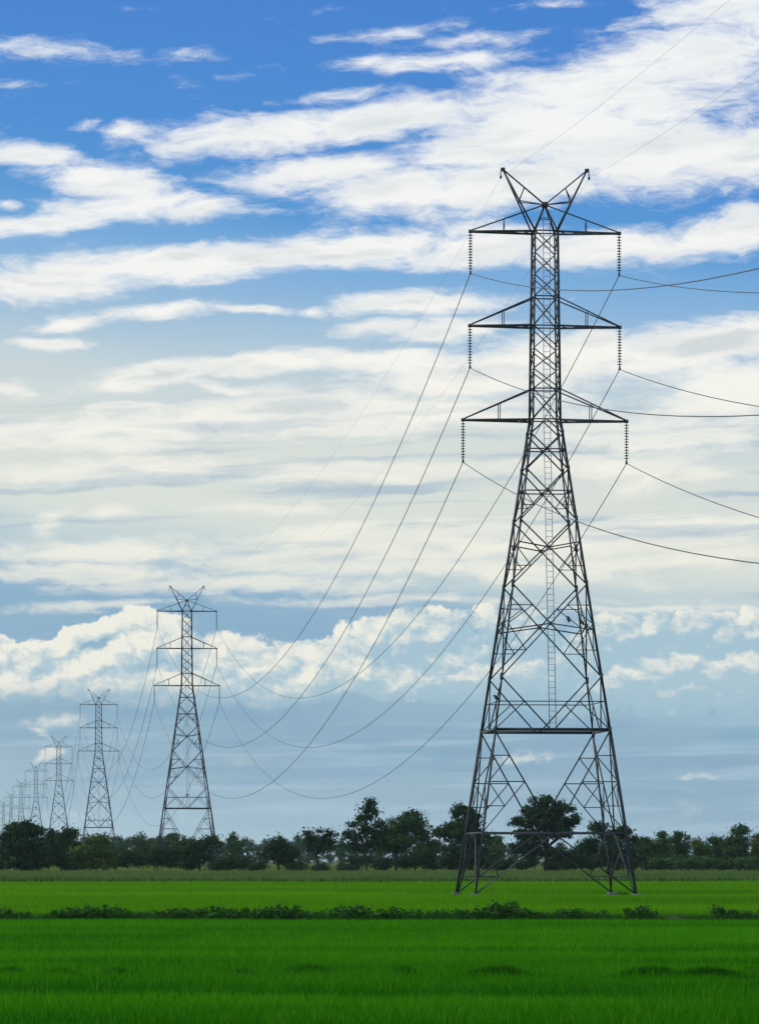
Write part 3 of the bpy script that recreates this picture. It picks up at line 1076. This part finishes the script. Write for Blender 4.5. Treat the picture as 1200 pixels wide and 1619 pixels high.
# wood edge on the right
RIGHT = 'trees of the wood edge on the right'
photo_tree('tree', 'mid-green tree just right of the nearest pylon', 1022, 680, [(1022, 1342, 22, 16), (1015, 1332, 12, 8), (1030, 1362, 24, 14)], GREEN, group=RIGHT)
photo_tree('tree', 'slim tree with a small tuft on top, second right of the pylon', 1046, 700, [(1046, 1340, 14, 16), (1047, 1322, 5, 5), (1050, 1360, 18, 14)], GREEN, group=RIGHT, trunk=.12)
photo_tree('tree', 'tree with a feathery two-plumed top in the right wood edge', 1078, 690, [(1078, 1340, 18, 16), (1072, 1320, 6, 6), (1088, 1324, 6, 4), (1064, 1328, 6, 6), (1078, 1360, 20, 14)], GREEN, group=RIGHT)
photo_tree('tree', 'yellowish bushy tree in the middle of the right wood edge', 1108, 680, [(1108, 1344, 20, 14), (1100, 1334, 10, 6), (1108, 1362, 24, 12)], OLIVE, group=RIGHT)
photo_tree('tree', 'dark low tree left of the tall drooping tree', 1140, 670, [(1138, 1342, 18, 14), (1130, 1330, 10, 6), (1150, 1332, 8, 6), (1138, 1360, 24, 14)], GREEN, group=RIGHT)
photo_tree('tree', 'tall drooping tree near the right edge, highest of its wood', 1168, 665, [(1168, 1330, 18, 22), (1172, 1310, 10, 9), (1160, 1346, 20, 18), (1172, 1360, 20, 16)], GREEN, group=RIGHT, amount=1.1)
photo_tree('tree', 'pale green tree cut by the right edge of the photo', 1198, 690, [(1198, 1336, 18, 14), (1205, 1324, 10, 6), (1198, 1358, 22, 16)], OLIVE, group=RIGHT)

# shrubs at the foot of the trees
SHR = 'shrubs under the trees'
shrubs = [(10, 1364, 26, 13), (62, 1366, 24, 12), (120, 1368, 22, 10), (182, 1362, 16, 15), (203, 1358, 18, 16), (226, 1356, 18, 17), (249, 1355, 18, 18), (270, 1358, 18, 16), (291, 1362, 18, 14),
          (345, 1368, 14, 9), (362, 1366, 16, 10), (384, 1366, 18, 10), (408, 1370, 14, 7), (468, 1371, 16, 7), (505, 1373, 14, 5), (550, 1373, 20, 5), (572, 1362, 22, 9), (608, 1366, 18, 10), (645, 1362, 20, 13), (668, 1358, 20, 16),
          (690, 1366, 20, 12), (716, 1362, 22, 15), (745, 1362, 22, 15), (772, 1366, 18, 11), (800, 1366, 18, 10), (832, 1366, 18, 11), (880, 1368, 20, 9), (908, 1362, 20, 14), (938, 1362, 22, 15),
          (975, 1364, 22, 13), (1004, 1364, 20, 13), (1032, 1366, 18, 11), (1060, 1366, 20, 11), (1090, 1366, 20, 11), (1120, 1366, 20, 11), (1150, 1366, 20, 11), (1185, 1366, 22, 11)]
lab = {203: 'dark shrub', }
for i, (x, y, rx, ry) in enumerate(shrubs):
    where = ('under the spiky tree at the left edge' if x < 70 else 'in front of the olive-green tree' if x < 185 else 'in the dark hedge below the second pylon' if x < 300 else
             'between the flat-topped tree and the lone rounded tree' if x < 430 else 'in the gap left of the tall airy tree' if x < 590 else 'under the broad leafy tree' if x < 680 else
             'behind the left legs of the nearest pylon' if x < 790 else 'beside the umbrella-shaped tree' if x < 920 else 'behind the right legs of the nearest pylon' if x < 1010 else 'at the foot of the right wood edge')
    ser = [j for j, q in enumerate(shrubs) if True]
    photo_tree('shrub', f'low dark green shrub {where}', x, (612 if x < 1010 else 650) + (i % 3) * 9, [(x, y, rx, ry * .8), (x + rx * .4, y - ry * .35, rx * .5, ry * .5), (x - rx * .5, y + 2, rx * .5, ry * .6)],
               DARK if x < 1010 else GREEN, 'shrub', 'shrubs ' + where, trunk=.07, amount=1.1, leaf=.2, fork=.3)

# far wood: a few shapes of tree, copied
protos = []
for i in range(7):
    r = np.random.default_rng(900 + i)
    H = (9.5, 11, 8, 12, 10, 7.5, 10.5)[i]
    L = [(0, H * .62, H * .26, H * .22), (r.uniform(-1, 1), H * .85, H * .15, H * .13), (H * .18, H * .7, H * .16, H * .13), (-H * .2, H * .6, H * .17, H * .15), (0, H * .3, H * .3, H * .22)]
    protos.append(tree_meshes(dict(lobes=L, seed=900 + i, clumps=90, per=22, clump=.55, leaf=.34, trunk=.2, c0=GREEN[0], c1=GREEN[1], twigs=.2)))


def far_tree(px, d, i, s, label, group):
    r = empty('tree', at(px, d), random.uniform(0, 6.28))
    r.scale = (s, s, s)
    link('trunk', protos[i % 7][0], r)
    link('crown', protos[i % 7][1], r)
    tag(r, label, 'tree', group)


i = 0
x = -70
while x < 1275:
    i += 1
    d = random.uniform(1480, 1640)
    top = np.interp(x, [0, 200, 240, 340, 460, 540, 700, 800, 1000, 1200], [1322, 1320, 1318, 1326, 1322, 1328, 1330, 1328, 1338, 1336]) + random.uniform(-3, 8)
    Hm = (HY - top) * d / F + HC
    far_tree(x, d, i, Hm / (9.5, 11, 8, 12, 10, 7.5, 10.5)[i % 7] / .97, 'bluish hazy tree in the distant wood along the horizon', 'trees of the distant wood')
    x += random.uniform(13, 22)
MID = 'trees beyond the hedge on the left'
for x, top, lb in ((120, 1326, 'grey-green tree behind the gap left of the third pylon'), (192, 1324, 'blue-green tree just left of the flat crown behind the third pylon'), (222, 1312, 'tall flat-crowned tree rising beside the right leg of the third pylon'),
                   (252, 1322, 'dark blue-green tree midway between the second and third pylon'), (276, 1318, 'rounded dark tree behind the left legs of the second pylon'), (300, 1324, 'blue-green tree between the legs of the second pylon'),
                   (345, 1330, 'blue-green tree at the right foot of the second pylon'), (370, 1316, 'slender tree with bare trunk in the meadow right of the second pylon'),
                   (415, 1340, 'small grey-green tree behind the lone rounded tree'), (545, 1330, 'grey-green tree behind the tall airy tree'), (695, 1330, 'blue-green tree behind the left legs of the nearest pylon'),
                   (785, 1322, 'dark tree filling the gap left of the umbrella-shaped tree'), (915, 1335, 'grey-green tree right of the umbrella-shaped tree'), (1060, 1330, 'hazy tree behind the slim tufted tree'),
                   (1135, 1328, 'hazy tree behind the dark low tree near the right edge')):
    i += 1
    d = random.uniform(860, 1180) if x < 700 else random.uniform(820, 980)
    Hm = (HY - top) * d / F + HC
    far_tree(x, d, i, Hm / (9.5, 11, 8, 12, 10, 7.5, 10.5)[i % 7] / .97, lb, MID if x < 500 else 'trees beyond the field edge')

# ------------------------------------------------------------------ weeds on the bank between the paddies
def weed_mesh(seed, hgt, spread, stems, cols, leaf=.055):
    r = np.random.default_rng(seed)
    m = MB()
    cs = []
    for _ in range(stems):
        a = r.uniform(0, 6.28)
        rr = spread * r.random() ** .5
        b0 = np.array((rr * .5 * math.cos(a), rr * .5 * math.sin(a), 0))
        hh = hgt * r.uniform(.55, 1.0)
        e = np.array((rr * math.cos(a) * 1.2, rr * math.sin(a) * 1.2, hh))
        mid = (b0 + e) / 2 + r.normal(0, .02, 3)
        m.tube([b0, mid, e], [.008, .006, .003], 4)
        for q in np.linspace(.25, 1, 7):
            p_ = b0 + (e - b0) * q
            for _k in range(int(2.5 + 4 * q)):
                cs.append(p_ + r.normal(0, .06, 3) * (1, 1, .6))
    c = np.array(cs)
    c[:, 2] = np.maximum(c[:, 2], .03)
    n = len(c)
    s = leaf * r.uniform(.6, 1.3, n)
    a = r.normal(size=(n, 3)) * (1, 1, .5)
    a /= np.linalg.norm(a, axis=1)[:, None]
    b = np.cross(a, r.normal(size=(n, 3)))
    b /= np.linalg.norm(b, axis=1)[:, None]
    a *= s[:, None]
    b *= s[:, None] * .6
    V = np.stack([c - a, c - b, c + a, c + b], 1).reshape(-1, 3)
    tint = np.repeat(mixcol(cols[0], cols[1], r.random(n)), 4, axis=0)
    return m.mesh('stem', M_BARK), raw_mesh('foliage', V, np.arange(4 * n), np.full(n, 4), M_LEAF, tint)


WC = ((0.014, 0.07, 0.010), (0.06, 0.19, 0.028))
weeds = [weed_mesh(300 + i, (.42, .5, .36, .55, .45)[i], (.22, .28, .25, .2, .3)[i], (7, 9, 8, 6, 10)[i], WC) for i in range(5)]


def weed(px, d, i, s, label, group):
    r = empty('weed_plant', at(px, d), random.uniform(0, 6.28))
    r.scale = (s, s, s)
    link('stem', weeds[i % 5][0], r)
    link('foliage', weeds[i % 5][1], r)
    tag(r, label, 'weed', group)


tops = [(75, 8), (100, 16), (150, 20), (190, 17), (230, 12), (290, 16), (370, 18), (400, 22), (460, 23), (475, 14), (500, 12), (530, 16), (560, 20), (600, 18), (640, 16), (680, 14), (735, 16),
        (775, 20), (800, 27), (825, 18), (860, 14), (905, 16), (930, 15), (960, 14)]
x, i = 74.0, 0
while x < 962:
    i += 1
    hpx = np.interp(x, [a for a, _ in tops], [b for _, b in tops]) * random.uniform(.75, 1.2) + (4 if x < 480 else 3)
    sec = ('in the left third of the bank' if x < 380 else 'in the tall clump at the middle of the bank' if x < 480 else 'right of the bank\'s tall clump' if x < 760 else 'in front of the nearest pylon\'s left feet' if x < 840 else 'in front of the gap between the pylon\'s feet')
    hm = hpx * 155.5 / F
    weed(x, 155.5 + random.uniform(-.7, .8), i, hm / (.42, .5, .36, .55, .45)[i % 5], f'leafy dark green weed {sec}', 'weeds ' + sec)
    x += random.uniform(5, 11) if random.random() < (.9 if x < 480 else .6) else random.uniform(13, 24)
for j, (x, hpx, l) in enumerate(((2, 18, 'leafy weed on the bank, cut by the left edge'), (10, 14, 'leafy weed second from the left edge on the bank'), (36, 9, 'tiny lone weed between the left-edge weeds and the long row'),
                              (995, 15, 'left weed of the small clump right of the pylon\'s feet'), (1010, 20, 'middle weed of the small clump right of the pylon\'s feet'), (1026, 19, 'right weed of the small clump beside the dry tuft'),
                              (1141, 20, 'upright weed starting the clump at the right edge'), (1152, 12, 'low weed second in the clump at the right edge'), (1164, 12, 'low weed third in the clump at the right edge'),
                              (1178, 12, 'low weed fourth in the clump at the right edge'), (1194, 13, 'low weed cut by the right edge of the photo'), (1205, 12, 'low weed beyond the right edge clump'))):
    weed(x, 155.6, j, (hpx + 6) * 155.5 / F / (.42, .5, .36, .55, .45)[j % 5], l, 'single weeds on the bank')
weed(984, 252, 2, .9, 'small weed growing beside the right rear foot of the nearest pylon', None)

# low dark grass on the bank under the weeds
n = 15000
bx = rng.uniform(-16, 16, n)
keep = fbm(bx / 1.5, bx * 0 + 3.3, 71) > 0.25
p = np.stack([bx, 155.7 + rng.normal(0, .7, n)], 1)[keep]
hh = rng.uniform(.12, .34, len(p)) * (0.6 + .7 * fbm(p[:, 0] / .8, p[:, 1] / .8, 72))
tag(blades('bank_grass', p, hh, .02, mixcol((0.018, 0.075, 0.012), (0.04, 0.12, 0.02), rng.random(len(p))), M_BLADE, .5), kind='stuff')


def tuft(px, d, wpx, hm, n, c0, c1, name, label, cat, group=None, lean=.4, w=.014):
    wm = wpx * d / F
    x, y, _ = at(px, d)
    q = np.stack([rng.triangular(-wm * .6, 0, wm * .6, n), rng.triangular(-.16, 0, .16, n)], 1)
    fall = np.clip(1.15 - np.abs(q[:, 0]) / (wm * .62), .35, 1)
    o = blades(name, q, hm * rng.uniform(.55, 1.1, n) * fall, w, mixcol(c0, c1, rng.random(n)), M_BLADE, lean)
    o.location = (x, y, 0)
    tag(o, label, cat, group)


DG = ((0.009, 0.085, 0.002), (0.032, 0.170, 0.006))
GT = 'dark grass tufts in the near field'
for px, w, l in ((18, 50, 'dark grass tuft in the near field at the left edge'), (98, 62, 'dark grass tuft, second from the left in the near field'), (185, 50, 'faint dark grass tuft, third from the left in the near field'),
                 (385, 45, 'small dark grass tuft left of the darkest one'), (490, 78, 'darkest grass tuft, in the middle left of the near field'), (640, 55, 'small grass tuft below the nearest pylon\'s left side'),
                 (790, 110, 'wide dark grass tuft below the nearest pylon\'s left feet'), (1030, 90, 'dark grass tuft starting the long patch on the right'), (1120, 130, 'long dark grass tuft in the right patch'), (1190, 60, 'dark grass tuft cut by the right edge')):
    tuft(px, 80.2 + random.uniform(-1.1, 1.1), w * random.uniform(1.2, 1.9), .25 if w < 70 else .29, int(w * (15 if w < 70 else 18)), DG[0], DG[1], 'grass_tuft', l, 'grass tuft', GT, .3, .018)
tuft(1066, 155.0, 34, .26, 260, (.10, .10, .06), (.24, .22, .15), 'dry_grass_tuft', 'dry brownish grass heap between two weed clumps on the bank', 'grass tuft', None, 1.2)

# ------------------------------------------------------------------ hazy air round the whole scene
hz = MB()
hz.box((-1300, -340, -1.5), (1300, 4150, 52))
m = bpy.data.materials.new('haze_air')
m.use_nodes = True
N = Nodes(m.node_tree)
N.n.remove(N.n['Principled BSDF'])
v = N.n.new('ShaderNodeVolumePrincipled')
v.inputs['Color'].default_value = (0.62, 0.85, 1.0, 1)
v.inputs['Density'].default_value = 0.000036
N.l.new(v.outputs[0], N.n['Material Output'].inputs['Volume'])
tag(hz.build('haze', m), kind='stuff')
